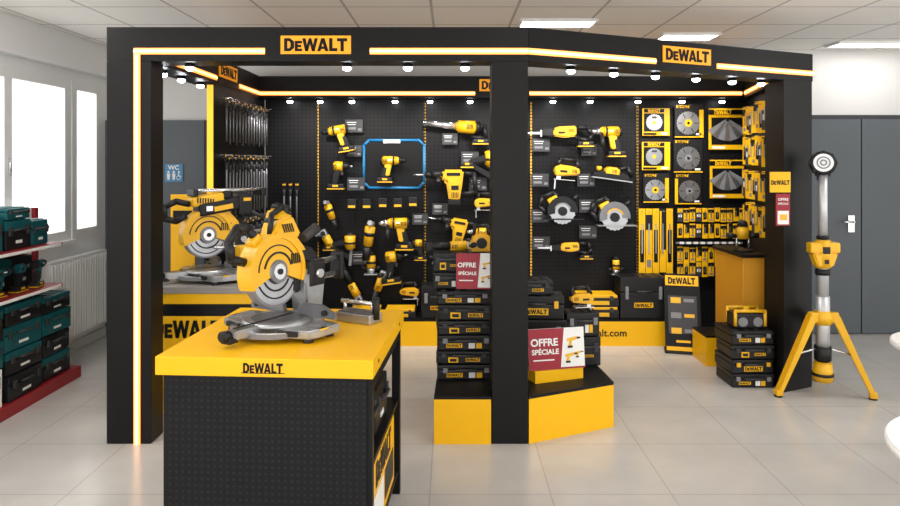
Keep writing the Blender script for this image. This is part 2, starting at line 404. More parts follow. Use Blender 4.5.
def impact(c=0):
    Y=TEAL if c else YT
    r=E('impact_driver','short yellow and black impact driver hanging on the pegboard','impact driver')
    g=G(Y).cyl((-.06,0,.05),(.01,0,.05),.036,bev=.006);g.m(MBK).cyl((.01,0,.05),(.055,0,.05),.034,.018);vent(g,-.055,-.035,.05,3);g.part('motor_housing',r)
    G(STL).cyl((.055,0,.05),(.08,0,.05),.009).part('chuck',r)
    G(MBK).prism([(-.055,.025),(-.005,.025),(-.035,-.085),(-.075,-.085)],'y',-.022,.022,bev=.007).part('grip',r)
    G(RUB).box((.0,0,.0),(.02,.016,.035),bev=.005).part('trigger',r)
    battery(r,-.045,-.105,1.05);hook(r,.05);return r
def grinder():
    r=E('angle_grinder','yellow and black angle grinder with guard and side handle','angle grinder')
    g=G(YT).cyl((-.02,0,0),(.09,0,0),.031,.034,bev=.004);vent(g,-.01,-.031,0,4,.01);g.part('motor_housing',r)
    G(MBK).cyl((-.17,0,0),(-.02,0,0),.024,.028,bev=.006).box((-.16,0,0),(.05,.05,.055),bev=.01).part('grip',r)
    G(SIL).box((.115,0,0),(.06,.055,.055),bev=.012).cyl((.12,0,-.02),(.12,0,-.05),.02).part('gear_head',r)
    g=G(BLK).sector((.12,0),.0,.064,90,270,'z',-.058,-.045);g.part('guard',r)
    G(GRY).disc((.12,0,-.052),.058,.004,'z').part('grinding_disc',r)
    G(MBK).cyl((.115,-.03,.0),(.115,-.12,.02),.015,.018,bev=.004).part('side_handle',r)
    hook(r,0);return r
def recip():
    r=E('reciprocating_saw','long yellow and black reciprocating saw hanging on the pegboard','reciprocating saw')
    g=G(YT).prism([(-.08,.045),(.06,.04),(.09,.02),(.09,-.03),(.0,-.045),(-.08,-.03)],'y',-.036,.036,bev=.01);vent(g,-.06,-.036,.01,5);g.m(MBK).box((.03,-.037,-.005),(.05,.004,.014));g.part('motor_housing',r)
    G(MBK).prism([(.09,.028),(.17,.018),(.17,-.025),(.09,-.036)],'y',-.028,.028,bev=.006).part('boot',r)
    g=G(MBK).tube([(-.08,0,.035),(-.17,0,.03),(-.20,0,-.02),(-.18,0,-.065),(-.1,0,-.05),(-.06,0,-.03)],.018);g.part('handle',r)
    G(STL).box((.18,0,-.01),(.012,.04,.05)).part('shoe',r)
    G(STL).prism([(.175,.002),(.31,-.004),(.3,-.014),(.175,-.018)],'y',-.001,.001).part('blade',r)
    battery(r,-.15,-.095);hook(r,.02);return r
def circsaw(v=0):
    r=E('circular_saw','black circular saw with round blade guard and flat base plate','circular saw')
    g=G(MBK if v==0 else DAL).sector((0,0),.05,.1,-5,195,'y',-.03,.02);g.m(YT if v else GRY).sector((0,0),.05,.058,20,160,'y',-.033,-.03);g.part('upper_guard',r)
    G(DISC).disc((0,-.02,0),.088,.003,'y',teeth=20).part('blade',r)
    G(MBK).cyl((0,-.035,0),(0,-.02,0),.03).part('blade_bolt',r)
    G(SIL if v else MBK).box((.01,0,-.052),(.25,.12,.006),(0,0,0),bev=.002).part('base_plate',r)
    G(YT).cyl((-.03,.02,.02),(-.03,.07,.02),.045,bev=.008).box((-.06,.0,.07),(.07,.05,.05),(0,-30,0),bev=.01).part('motor_housing',r)
    G(MBK).tube([(-.02,0,.085),(-.06,0,.12),(-.13,0,.09),(-.15,0,.03),(-.1,0,-.02)],.016).part('handle',r)
    G(MBK).cyl((.07,0,.07),(.1,0,.1),.014,.018).part('front_handle',r)
    hook(r,.05,.09,.05);return r
def hammer():
    r=E('rotary_hammer','large yellow and black rotary hammer hanging on the pegboard','rotary hammer')
    g=G(YT).prism([(-.10,.09),(.04,.09),(.06,.03),(.02,.01),(.0,-.12),(-.07,-.12),(-.09,.0)],'y',-.045,.045,bev=.014)
    vent(g,-.06,-.045,-.08,5,.01,.005,.04);g.m(MBK).box((-.03,-.046,.06),(.09,.005,.02)).box((-.04,-.046,-.03),(.05,.005,.03));g.part('motor_housing',r)
    G(MBK).cyl((.04,0,.055),(.12,0,.055),.034,.028).cyl((.12,0,.055),(.16,0,.055),.022,.016).part('chuck',r)
    G(MBK).tube([(-.09,0,.07),(-.17,0,.06),(-.18,0,-.06),(-.08,0,-.08)],.017).part('handle',r)
    G(MBK).box((-.035,0,-.13),(.085,.08,.04),bev=.01).part('motor_cap',r)
    G(MBK).cyl((.07,-.03,.05),(.07,-.12,-.0),.014,.018).part('side_handle',r)
    G(STL).cyl((.16,0,.055),(.24,0,.055),.007).part('bit',r)
    hook(r,.06);return r
def jigsaw():
    r=E('jigsaw','yellow and black jigsaw with a flat steel shoe','jigsaw')
    g=G(YT).prism([(-.1,.01),(-.09,-.03),(.07,-.05),(.09,.0),(.06,.035),(-.05,.03)],'y',-.032,.032,bev=.01);vent(g,-.07,-.032,-.005,4);g.m(MBK).box((.02,-.033,-.01),(.05,.004,.015));g.part('motor_housing',r)
    G(MBK).tube([(-.09,0,.01),(-.07,0,.07),(.04,0,.075),(.07,0,.02)],.016).part('handle',r)
    G(STL).box((.01,0,-.07),(.15,.07,.006),bev=.002).box((.05,0,-.058),(.03,.03,.03)).part('shoe',r)
    G(STL).box((.07,0,-.105),(.008,.002,.07)).part('blade',r)
    hook(r,0);return r
def blower():
    r=E('long_nose_blower','long silver tube tool with yellow and black motor body','blower')
    G(STL).cyl((.04,0,.02),(.3,0,.045),.03,.018,bev=.003).part('nozzle_tube',r)
    g=G(YT).cyl((-.1,0,.01),(.05,0,.02),.05,.046,bev=.012);vent(g,-.07,-.048,.015,5,.01,.005,.035);g.part('motor_housing',r)
    G(MBK).tube([(-.09,0,.01),(-.16,0,.02),(-.17,0,-.07),(-.06,0,-.06)],.016).cyl((-.13,0,.01),(-.1,0,.01),.038,.05).part('handle',r)
    battery(r,-.13,-.1);hook(r,.03);return r
def planer():
    r=E('hand_planer','black and yellow handheld planer hanging on the pegboard','planer')
    G(MBK).prism([(-.14,-.035),(.15,-.035),(.15,-.01),(.06,.02),(-.1,.015)],'y',-.04,.04,bev=.008).part('body',r)
    g=G(YT).prism([(-.06,-.01),(.07,-.01),(.05,.05),(-.04,.05)],'y',-.042,.042,bev=.01);vent(g,-.02,-.042,.02,4);g.part('motor_housing',r)
    G(MBK).tube([(-.04,0,.04),(-.11,0,.06),(-.15,0,.0)],.017).part('handle',r)
    G(SIL).box((0,0,-.04),(.3,.075,.008)).part('sole_plate',r)
    G(YT).cyl((.1,0,.01),(.1,0,.045),.018,.022,bev=.004).part('depth_knob',r)
    hook(r,.02);return r
def multitool():
    r=E('multi_tool','slim yellow oscillating multi tool hanging on the pegboard','multi tool')
    G(YT).cyl((0,0,-.06),(0,0,.06),.026,.03,bev=.006).m(MBK).cyl((0,0,0),(0,0,.02),.0305).part('motor_housing',r)
    G(MBK).cyl((0,0,-.14),(0,0,-.06),.022,.026,bev=.006).part('grip',r)
    G(SIL).cyl((0,0,.06),(0,0,.085),.026,.02).cyl((0,0,.075),(0,-.05,.08),.014).part('gear_head',r)
    hook(r,.02);return r
def nailer():
    r=E('nail_gun','yellow and black nail gun with a slanted magazine','nail gun')
    G(YT).cyl((0,0,.02),(.0,0,.13),.038,.042,bev=.01).m(MBK).cyl((0,0,.06),(0,0,.075),.0405).part('driver_housing',r)
    G(MBK).cyl((0,0,.12),(0,0,.145),.034,.028,bev=.006).part('end_cap',r)
    G(MBK).prism([(-.03,.10),(-.14,.07),(-.15,.035),(-.03,.055)],'y',-.02,.02,bev=.007).part('grip',r)
    G(GRY).prism([(.0,.02),(.02,.02),(.012,-.1),(-.008,-.1)],'y',-.015,.015).part('nose',r)
    G(MBK).prism([(-.005,-.06),(-.15,.03),(-.14,.055),(-.0,-.02)],'y',-.012,.012,bev=.003).part('magazine',r)
    battery(r,-.155,.03,.7);hook(r,.1);return r
def router():
    r=E('trim_router','upright yellow and black trim router hanging on the pegboard','router')
    G(YT).cyl((0,0,-.02),(0,0,.09),.038,.036,bev=.006).m(MBK).cyl((0,0,.02),(0,0,.04),.0385).part('motor_housing',r)
    G(MBK).cyl((0,0,.09),(0,0,.12),.034,.024,bev=.005).part('motor_cap',r)
    G(SIL).cyl((0,0,-.06),(0,0,-.02),.03,.036).box((0,0,-.065),(.11,.09,.01),bev=.003).part('base_plate',r)
    for s in(-1,1): G(MBK).cyl((s*.035,0,-.02),(s*.085,0,-.01),.014,.02,bev=.004).part('handle',r)
    hook(r,.05);return r
def charger():
    r=E('battery_pack','black and yellow slide battery pack hanging on the pegboard','battery')
    G(MBK).box((0,0,0),(.075,.05,.085),bev=.008).part('battery_case',r)
    G(YT).box((0,-.026,-.02),(.06,.004,.02)).part('battery_label',r)
    hook(r,.02,.07);return r
def card():
    r=E('price_card','small dark product card with pale printed lines','price card')
    G(CARD).box((0,0,0),(.15,.003,.11)).m(PAP).box((-.02,-.003,.03),(.08,.002,.007)).box((-.02,-.003,.012),(.07,.002,.005)).m(GRY).box((-.02,-.003,-.02),(.07,.002,.02)).box((.05,-.003,-.03),(.03,.002,.02)).part('card',r)
    G(STL).cyl((0,.001,.04),(0,.06,.04),.003,seg=6).part('hook',r);return r
TS=1.25
def hang(fn,px,py,s=1,flip=False,tilt=0,label=None,group='power tools hanging on the pegboard',args=()):
    s*=TS;yy=6.4-.089*s
    sx=-s if flip else s
    return use(fn,P(px,py,yy),(0,tilt,0),(sx,s,s),label=label,group=group,args=args)
TL=[(drill,337,137,1.0,1,-10),(impact,342,173,1.0,0,0),(multitool,330,212,1,0,-20),(grinder,331,246,.95,1,60),(nailer,350,252,1.0,0,0),
(drill,392,167,.95,0,0),(multitool,369,236,1.3,0,8),(impact,396,264,1.15,0,-8),(charger,352,204,.9,0,0),(charger,367,204,.9,0,0),(charger,383,203,.9,0,0),(charger,398,203,.9,0,0),(charger,413,202,.9,0,0),
(jigsaw,410,291,.8,0,0),(grinder,378,288,.95,0,-70),(grinder,352,286,.95,0,62),(router,371,266,.9,0,0),(impact,416,248,.75,1,0),
(blower,463,129,1.0,1,0),(hammer,449,183,1.1,1,0),(nailer,491,170,1.15,0,0),(hammer,455,229,.9,1,10),
(router,438,256,.8,0,0),(jigsaw,484,202,.85,1,0),
(recip,565,132,1.0,1,0),(jigsaw,566,170,1.05,1,5),(planer,612,174,1.0,1,8),
(recip,570,247,.8,1,0),(router,616,268,.7,0,0)]
for t in TL: hang(t[0],t[1],t[2],t[3],bool(t[4]),t[5])
for (a,b,s_,f) in ((396,231,1.15,1),(480,238,.9,1),(608,139,1.1,1)): hang(drill,a,b,s_,bool(f),label='yellow hammer drill with side handle hanging on the pegboard',args=(2,))
hang(circsaw,562,211,1.12,label='black circular saw with grey steel blade hanging on the pegboard',args=(0,))
hang(circsaw,614,217,1.15,label='silver circular saw with aluminium base plate hanging on the pegboard',args=(1,))
for (a,b) in [(354,151),(356,184),(360,258),(420,219),(450,139),(470,158),(440,209),(541,145),(589,150),(540,180),(586,180),(541,243),(588,232),(540,216),(588,206),(478,184),(354,126)]:
    use(card,P(a,b,6.34),group='product cards on the pegboard',scale=.95 if (a+b)%2 else 1.1)
r=E('blue_tool_board','blue rounded display frame around a hanging drill','display frame',loc=P(394,164,6.385))
w,h=.285,.225
g=G(BLU)
g.tube([(-w,0,-h+.05),(-w,0,h-.05),(-w+.05,0,h),(w-.05,0,h),(w,0,h-.05),(w,0,-h+.05),(w-.05,0,-h),(-w+.05,0,-h),(-w,0,-h+.05)],.013);g.sph((-w,0,-h+.05),.013);g.part('frame',r)
G(BLK).b2(-w,w,.004,.012,-h,h).part('back_board',r);G(PAP).b2(-.1,.06,-.014,-.006,h-.028,h+.005).part('header_label',r)
# ------------------------------------------------------------ packs
def bladepack(v=0):
    r=E('saw_blade_pack','black and yellow carded round saw blade pack','saw blade pack')
    g=G(MBK).box((0,0,0),(.27,.004,.31),bev=.001);g.m(YEL).box((-.06,-.004,.135),(.12,.004,.026)).box((0,-.004,-.15),(.27,.004,.01))
    if v==1: g.box((.115,-.004,-.02),(.04,.003,.25))
    if v==2: g.box((-.12,-.004,-.02),(.03,.003,.25))
    g.m(PAP).box((.09,-.004,-.125),(.05,.003,.02));g.part('card',r)
    xo=-.01 if v==1 else (.012 if v==2 else 0)
    g=G(DISC).disc((xo,-.008,-.02),.112,.004,'y',teeth=24);g.m(CARD)
    for i in range(6):
        a=i*math.pi/3;g.box((.078*math.cos(a)+xo,-.011,-.02+.078*math.sin(a)),(.04,.002,.008),(0,-math.degrees(a),0))
    g.part('blade',r)
    G([GRY,YEL,GRY][v]).disc((xo,-.012,-.02),.036,.003,'y').m(BLK).disc((xo,-.014,-.02),.013,.003,'y').part('blade_hub_label',r)
    logo(r,'by',(-.06,-.007,.135),.1,name='lettering')
    G(STL).cyl((0,-.05,.15),(0,.05,.15),.003,seg=6).part('hook',r);return r
def ypack():
    r=E('carded_blade_set','yellow and black carded pack with a small saw blade disc','saw blade pack')
    g=G(YEL).box((0,0,0),(.27,.004,.27),bev=.001);g.m(BLK).box((-.02,-.004,.112),(.20,.004,.036)).box((-.02,-.004,-.005),(.20,.003,.18)).box((-.06,-.004,-.118),(.13,.003,.02)).m(PAP).box((.08,-.004,-.115),(.06,.003,.022));g.part('card',r)
    G(DISC).disc((-.02,-.008,-.005),.082,.004,'y',teeth=20).m(YEL).disc((-.02,-.011,-.005),.018,.003,'y').m(CARD).box((-.02,-.011,.045),(.05,.003,.02)).part('blade',r)
    logo(r,'yy',(-.02,-.007,.112),.12,name='lettering')
    G(STL).cyl((0,-.05,.12),(0,.05,.12),.003,seg=6).part('hook',r);return r
def conepack():
    r=E('accessory_pack','large yellow and black carded pack with fan of steel blades','accessory pack')
    G(YEL).box((0,0,0),(.34,.004,.38),bev=.001).m(BLK).box((0,-.004,.155),(.34,.004,.045)).box((0,-.004,-.02),(.29,.003,.25)).m(PAP).box((-.08,-.004,-.17),(.12,.003,.022)).part('card',r)
    g=G(DISC)
    for i in range(7):
        a=R(-52+i*17.4);c,s_=math.cos(a),math.sin(a)
        def rp(x,z): return (x*c+z*s_,.09-(-x*s_+z*c))
        g.m(DISC if i%2 else GRY).prism([rp(-.006,0),rp(.006,0),rp(.03,.2),rp(-.03,.2)],'y',-.012-.0006*i,-.007)
    g.part('blade_fan',r)
    G(MBK).disc((0,-.016,.085),.016,.006,'y').part('rivet',r)
    logo(r,'yy',(-.04,-.007,.155),.16,name='lettering')
    G(STL).cyl((0,-.05,.175),(0,.05,.175),.003,seg=6).part('hook',r);return r
def longpack(v=0):
    r=E('long_bit_pack','narrow yellow and black carded blade pack hanging on a hook','blade pack')
    if v==0: G(YEL).box((0,0,0),(.075,.004,.26)).m(BLK).box((0,-.003,-.02),(.045,.003,.13)).part('card',r)
    elif v==1: G(YEL).box((0,0,0),(.075,.004,.26)).m(MBK).box((0,-.003,.075),(.075,.003,.06)).m(GRY).box((0,-.003,-.09),(.05,.003,.03)).part('card',r)
    elif v==2: G(MBK).box((0,0,0),(.075,.004,.26)).m(YEL).box((0,-.003,-.08),(.075,.003,.09)).box((-.025,-.003,.03),(.02,.003,.18)).part('card',r)
    else: G(CARD).box((0,0,0),(.075,.004,.26)).m(YEL).box((0,-.003,.08),(.07,.003,.08)).m(PAP).box((0,-.003,-.02),(.05,.003,.05)).part('card',r)
    G(DISC).box((0,-.007,.01),(.014,.003,.12)).part('blade',r)
    G(STL).cyl((0,-.04,.12),(0,.05,.12),.003,seg=6).part('hook',r);return r
for (a,b,f,s,ar) in [(656,122,ypack,.95,()),(689,121,bladepack,1.0,(1,)),(656,156,ypack,.98,()),(688,156,bladepack,1.0,(0,)),(656,188,bladepack,.88,(1,)),(688,189,bladepack,.92,(2,)),(727,129,conepack,1.02,()),(727,179,conepack,.95,())]:
    use(f,P(a,b,6.352),scale=s,group='carded blades on the pegboard',args=ar)
for i in range(5): use(longpack,P(642+i*6.9,241,6.352),scale=(.8,1,2.35),group='long carded packs',args=((0,1,0,2,0)[i],))
for k,(yy,n) in enumerate([(215,11),(231,11),(254,10),(269,10)]):
    for i in range(n):
        use(longpack,P(680+i*6.2,yy+random.uniform(-.6,.6),6.352-.012*(k%2)),scale=(.68,1,random.choice((.5,.54))),group='carded packs in rows',args=(random.choice((0,1,2,3,1,0)),))
g=G(GRY).b2(X(676,6.33),X(742,6.33),6.315,6.335,Z(243.6,6.33),Z(242,6.33))
for i in range(9): x=X(679+i*7,6.33);g.m(PAP).b2(x,x+.04,6.311,6.315,Z(243.8,6.33),Z(241.6,6.33))
g.thing('label_rail','thin rail of small white price labels below the packs','price rail')
for j,zz in enumerate((2.03,1.74,1.45,1.16)):
    for i in range(9):
        y=5.25+i*.115;x=2.54+(y-5.13)*.208-.04
        use(longpack,(x-.012,y,zz+random.uniform(-.015,.015)),(0,0,-78),scale=(1.15,1,.95),group='carded packs on the side wall',args=((1,2,3,0)[(i+j*3)%4],))
def bits():
    r=E('hanging_drill_bit','long dark drill bit hanging in a slim yellow-topped pack','drill bit')
    G(MBK).box((0,0,.0),(.04,.004,.05)).m(YEL).box((0,-.003,.012),(.03,.003,.01)).part('card',r)
    G(DAL).cyl((0,-.008,-.02),(0,-.008,-.30),.01,.008,seg=8).m(RUB).cyl((0,-.008,-.02),(0,-.008,-.06),.013,seg=8).part('bit',r)
    G(STL).cyl((0,-.05,.015),(0,.05,.015),.003,seg=6).part('hook',r);return r
for j,zz in enumerate((2.12,1.68,1.15)):
    for i in range(15):
        use(bits,(-1.703,5.12+i*.08,zz-(.02 if i%2 else 0)),(0,0,90),scale=(1,1,(1.05,1.5,1.5)[j]),group='long drill bits on the side wall')
for i in range(3): use(bits,(-1.56+i*.06,6.35,1.42),scale=(1,1,1.5),group='long drill bits on the side wall')
# ------------------------------------------------------------ cases
def case(w=.4,d=.3,h=.16,style=0):
    r=E('tool_case','black plastic stackable tool case with yellow logo label','tool case')
    body=MBK if style<3 or style>4 else (TEAL if style==3 else MBK)
    lid=MBK if style in(0,1,2,5,6) else TEAL
    G(body).b2(-w/2,w/2,0,d,0,h*.63,bev=.01).part('case_body',r)
    g=G(lid).b2(-w/2,w/2,0,d,h*.64,h-.006,bev=.008);
    for i in range(4):
        x=-w/2+w*(i+.5)/4;g.b2(x-.018,x+.018,.03,d-.03,h-.008,h,bev=.002)
    g.part('lid',r)
    for x in (-w*.36,w*.36): 
        G(YT if style in(1,) else (GRY if style in(0,2) else RUB)).box((x,-.006,h*.62),(.03,.014,h*.3),bev=.004).part('latch',r)
    G(RUB).tube([(-.06,-.0,h*.62),(-.06,-.022,h*.66),(.06,-.022,h*.66),(.06,0,h*.62)],.008,8).part('handle',r)
    if style==2:
        logo(r,'yp',(-w*.2,-.001,h*.33),min(.11,w*.28));G(PAP).b2(w*.05,w*.16,-.004,0,h*.15,h*.48).m(YEL).b2(w*.18,w*.28,-.004,0,h*.15,h*.48).part('case_label',r)
    elif style==6:
        logo(r,'yp',(w*.16,-.001,h*.34),min(.1,w*.26));G(YEL).b2(-w*.28,-w*.1,-.004,0,h*.12,h*.5).m(MBK).b2(-w*.25,-w*.13,-.006,-.004,h*.2,h*.4).part('case_label',r)
    elif style<3: logo(r,'yp',(0,-.001,h*.33),min(.17,w*.45))
    else: G(PAP).b2(-w*.12,w*.12,-.004,0,h*.2,h*.3).part('case_label',r)
    return r
def bcase(*a): return case(*a)
zz=.28
for i,(w,h,st) in enumerate([(.36,.1,2),(.35,.085,6),(.36,.1,2),(.34,.09,6),(.36,.1,6),(.35,.085,2)]):
    use(bcase,(.095+(.006,-.008,.004,-.004,.008,-.002)[i],4.24,zz),(0,0,(2,-2,1,3,-3,2)[i]),args=(w,.34,h,st),group='tool cases stacked on the plinth');zz+=h
use(bcase,(-.0,4.3,zz),(0,0,1),args=(.22,.28,.11,2),label='small black tool case with white label on the stack')
use(bcase,(-.005,4.3,zz+.11),(0,0,-1),args=(.21,.26,.12,6),label='small black tool case on top of the stack')
use(bcase,(.235,4.32,zz),(0,0,0),args=(.22,.26,.11,2),label='black tool case behind the offer placard')
use(bcase,(.235,4.32,zz+.11),(0,0,0),args=(.22,.26,.12,6),label='upper black tool case behind the offer placard')
use(grinder,(.02,4.42,zz+.26),(0,0,10),1.0,label='yellow and black angle grinder lying on the stacked cases')
r=E('jobsite_speaker','yellow and black rounded tool resting on the stacked cases','speaker',loc=(.205,4.36,zz+.23))
G(YT).prism([(-.08,0),(.08,0),(.07,.07),(.03,.12),(-.03,.12),(-.07,.07)],'y',0,.14,bev=.015).part('speaker_body',r)
G(MBK).cyl((0,-.004,.055),(0,.01,.055),.035).part('grille',r)
G(MBK).tube([(-.05,.07,.1),(-.04,.07,.16),(.04,.07,.16),(.05,.07,.1)],.012).part('handle',r)
def minidrill(r,cx,cz,s):
    g=G(YT).prism([(cx-.5*s,cz+.15*s),(cx+.3*s,cz+.3*s),(cx+.35*s,cz+.08*s),(cx-.1*s,cz-.02*s),(cx-.15*s,cz-.4*s),(cx-.38*s,cz-.4*s),(cx-.32*s,cz-.0*s),(cx-.5*s,cz-.04*s)],'y',-.003,0)
    g.m(MBK).prism([(cx+.32*s,cz+.27*s),(cx+.6*s,cz+.24*s),(cx+.6*s,cz+.14*s),(cx+.34*s,cz+.1*s)],'y',-.0035,0).prism([(cx-.45*s,cz-.38*s),(cx-.05*s,cz-.38*s),(cx-.05*s,cz-.55*s),(cx-.45*s,cz-.55*s)],'y',-.0035,0)
    g.part('tool_picture',r)
def offer(w,h):
    r=E('offer_sign','red and white special offer placard with pictures of yellow tools','sign')
    G(PAP).b2(-w/2,w/2,0,.008,0,h).part('placard',r)
    G(SRED).prism([(-w/2,0),(w*.06,0),(w*.14,h),(-w/2,h)],'y',-.003,0).part('red_field',r)
    text(r,'OFFRE',w*.17,PAP,(-w*.22,-.005,h*.66))
    text(r,'SPÉCIALE',w*.118,PAP,(-w*.205,-.005,h*.43))
    G(PAP).b2(-w*.42,-w*.05,-.005,-.003,h*.22,h*.25).part('underline',r)
    minidrill(r,w*.3,h*.68,w*.22);minidrill(r,w*.25,h*.3,w*.2);minidrill(r,w*.4,h*.36,w*.13)
    G(SRED).b2(-w/2,w/2,-.004,0,0,h*.04).part('border_strip',r)
    return r
use(offer,(X(475,4.18),4.18,Z(289,4.18)),(-8,0,-3),args=(.235,.22))
use(bcase,(.70,4.37,.28),(0,0,24),args=(.34,.26,.12,1),label='yellow-latched tool case under the offer placard')
G(YEL).b2(-.17,.17,-.0,.12,0,.075,bev=.003).thing('yellow_carton','flat yellow carton under the offer placard','carton',loc=(.685,4.22,.28),rot=(0,0,20))
use(offer,(.67,4.215,.357),(-6,0,12),args=(.37,.25))
use(bcase,(.895,4.53,.28),(0,0,4),args=(.24,.17,.2,6),label='black tool box on the plinth')
use(bcase,(.895,4.53,.48),(0,0,9),args=(.23,.17,.16,2),label='black tool box stacked on another')
r=use(jigsaw,(.9,4.6,.727),(0,0,10),.9,label='yellow and black jigsaw resting on the stacked tool boxes')
G(MBK).b2(-.17,.17,0,.18,0,.12,bev=.008).thing('black_crate','low black crate carrying tool boxes on the plinth','crate',loc=(.50,4.51,.28))
use(bcase,(.58,4.5,.40),(0,0,0),args=(.4,.2,.2,0),label='large black tool box at the back of the plinth')
use(bcase,(.57,4.5,.60),(0,0,-3),args=(.38,.2,.16,1),label='black tool box with yellow latches on top of another')
use(bcase,(.54,4.51,.76),(0,0,3),args=(.3,.19,.1,6),label='flat black case with yellow label on top of the pile')
zz=0
for i in range(4):
    use(bcase,(2.215,4.93,zz),(0,0,3 if i%2 else 0),args=(.31,.3,.105,(2,1,6,2)[i]),group='tool cases stacked on the floor');zz+=.105
r=E('job_site_radio','small yellow and black portable radio on the stacked cases','radio',loc=(2.215,4.98,zz))
G(MBK).b2(-.12,.12,0,.14,0,.11,bev=.015).part('radio_body',r)
G(YT).tube([(-.11,.0,.02),(-.11,.0,.13),(.11,.0,.13),(.11,.0,.02)],.012).part('roll_cage',r)
G(YT).tube([(-.11,.14,.02),(-.11,.14,.13),(.11,.14,.13),(.11,.14,.02)],.012).part('roll_cage',r)
for x in (-.055,.055): G(GRY).cyl((x,0,.05),(x,-.008,.05),.035).part('speaker',r)
G(YT).cyl((0,.07,.11),(0,.07,.15),.03,.02).part('tuning_knob',r)
use(bcase,(X(643,6.1),6.08,.235),(0,0,0),args=(.42,.25,.38,0),label='large black tool box standing on the back plinth')
def ycase():
    r=E('parts_organiser','yellow lidded parts organiser box with black frame','organiser box')
    G(MBK).b2(-.19,.19,0,.24,0,.08,bev=.008).part('box_body',r);G(YT).b2(-.175,.175,.0,.24,.08,.105,bev=.006).part('lid',r)
    G(YT).b2(-.1,.1,-.004,0,.02,.055).part('front_panel',r)
    for x in(-.12,.12): G(RUB).box((x,-.006,.08),(.03,.012,.04),bev=.003).part('latch',r)
    return r
for i in range(2): use(ycase,(X(598,6.1),6.09,.235+i*.106),group='yellow organisers on the plinth')
for x in (X(365,6.1),X(400,6.1)): use(ycase,(x,6.09,.235),scale=(.75,.9,.8),group='yellow organisers on the plinth')
use(bcase,(X(438,6.1),6.09,.235),args=(.3,.24,.3,0),label='black tool box on the back plinth')
# poster stand
r=E('poster_stand','slim leaning black floor display panel with yellow header and product print','display stand',loc=(2.01,5.80,0),rot=(0,0,-14))
LN=.25
G(BLK).prism([(0,0),(.025,0),(LN+.025,.64),(LN,.65)],'x',-.15,.15,bev=.003).part('panel',r)
G(MBK).b2(-.155,.155,-.02,.15,0,.018,bev=.004).part('foot',r)
TL_=-math.degrees(math.atan2(LN,.65))
def onp(x,t,sx_,sz_,m,nm,off=-.004):
    return G(m).box((x,LN*t+off,.65*t),(sx_,.005,sz_),(TL_,0,0)).part(nm,r)
onp(0,.91,.28,.09,YEL,'header')
logo(r,'by',(0,LN*.91-.008,.65*.91),.23,(TL_,0,0),'lettering')
onp(0,.06,.28,.035,YEL,'foot_strip');onp(0,.15,.12,.02,YEL,'foot_strip')
onp(0,.48,.24,.33,CARD,'poster')
for i in range(3):
    onp(-.055,.28+i*.19,.085,.05,(YT,GRY,YT)[i],'printed_panel',-.008);onp(.055,.28+i*.19,.085,.03,(GRY,YT,GRY)[i],'printed_panel',-.008)
r=E('brand_flag_sign','small yellow header sign above a red offer card','sign',loc=(2.335,4.77,1.435))
G(YEL).b2(-.072,.072,0,.012,0,.145).part('yellow_board',r);logo(r,'by',(0,0,.07),.13,name='lettering')
G(SRED).b2(-.03,.068,0,.01,-.235,-.01).part('red_card',r);G(PAP).b2(-.02,.058,-.003,0,-.225,-.13).m(YT).b2(-.005,.045,-.005,-.003,-.195,-.155).part('picture_panel',r)
text(r,'OFFRE',.026,PAP,(.018,-.003,-.05));text(r,'SPÉCIALE',.018,PAP,(.018,-.003,-.08))
G(BLK).cyl((.055,.018,-.24),(.055,.018,.14),.006).cyl((.055,.018,.07),(.08,.09,.07),.006).part('bracket',r)
r=E('plunge_router','yellow and black plunge router standing on the side counter','router',loc=(2.385,5.5,.925))
G(MBK).cyl((0,0,0),(0,0,.015),.085).part('base_plate',r)
G(STL).cyl((-.05,0,.01),(-.05,0,.13),.008).cyl((.05,0,.01),(.05,0,.13),.008).part('plunge_column',r)
G(YT).cyl((0,0,.1),(0,0,.2),.05,.045,bev=.01).part('motor_housing',r)
G(MBK).cyl((0,0,.2),(0,0,.25),.045,.03,bev=.008).part('motor_cap',r)
for s in(-1,1): G(MBK).cyl((s*.05,0,.12),(s*.13,0,.13),.018,.022,bev=.005).part('handle',r)
# ------------------------------------------------------------ light tower
r=E('tripod_light_tower','tall silver mast work light on a yellow tripod','work light',loc=(2.64,4.78,0))
G(CHR).cyl((0,0,.28),(0,0,.7),.045,seg=28).cyl((0,0,.7),(0,0,1.1),.038,seg=28).cyl((0,0,1.1),(0,0,1.56),.03,seg=28).part('mast',r)
g=G(YT);g.cyl((0,0,.90),(0,0,1.10),.054,bev=.008);g.box((-.0,-.005,1.045),(.21,.075,.075),bev=.014);g.prism([(-.09,1.01),(.09,1.01),(.055,.91),(-.055,.91)],'y',-.045,.035,bev=.01);g.m(MBK).box((0,-.05,1.03),(.05,.01,.05),bev=.004).box((0,-.05,.95),(.03,.01,.03),bev=.003);g.part('carry_collar',r)
G(MBK).cyl((0,0,.85),(0,0,.895),.05,bev=.005).part('mast_clamp',r)
G(MBK).cyl((0,0,1.105),(0,0,1.13),.042,bev=.004).part('mast_clamp',r)
g=G(YT).cyl((0,0,.50),(0,0,.60),.06,bev=.01)
FT=[(-.33,-.03),(.30,-.09),(.14,.32)]
for a,b in FT:
    L=math.hypot(a,b);g.box((a/L*.065,b/L*.065,.555),(.07,.055,.07),(0,0,math.degrees(math.atan2(b,a))),bev=.01)
g.part('leg_hub',r)
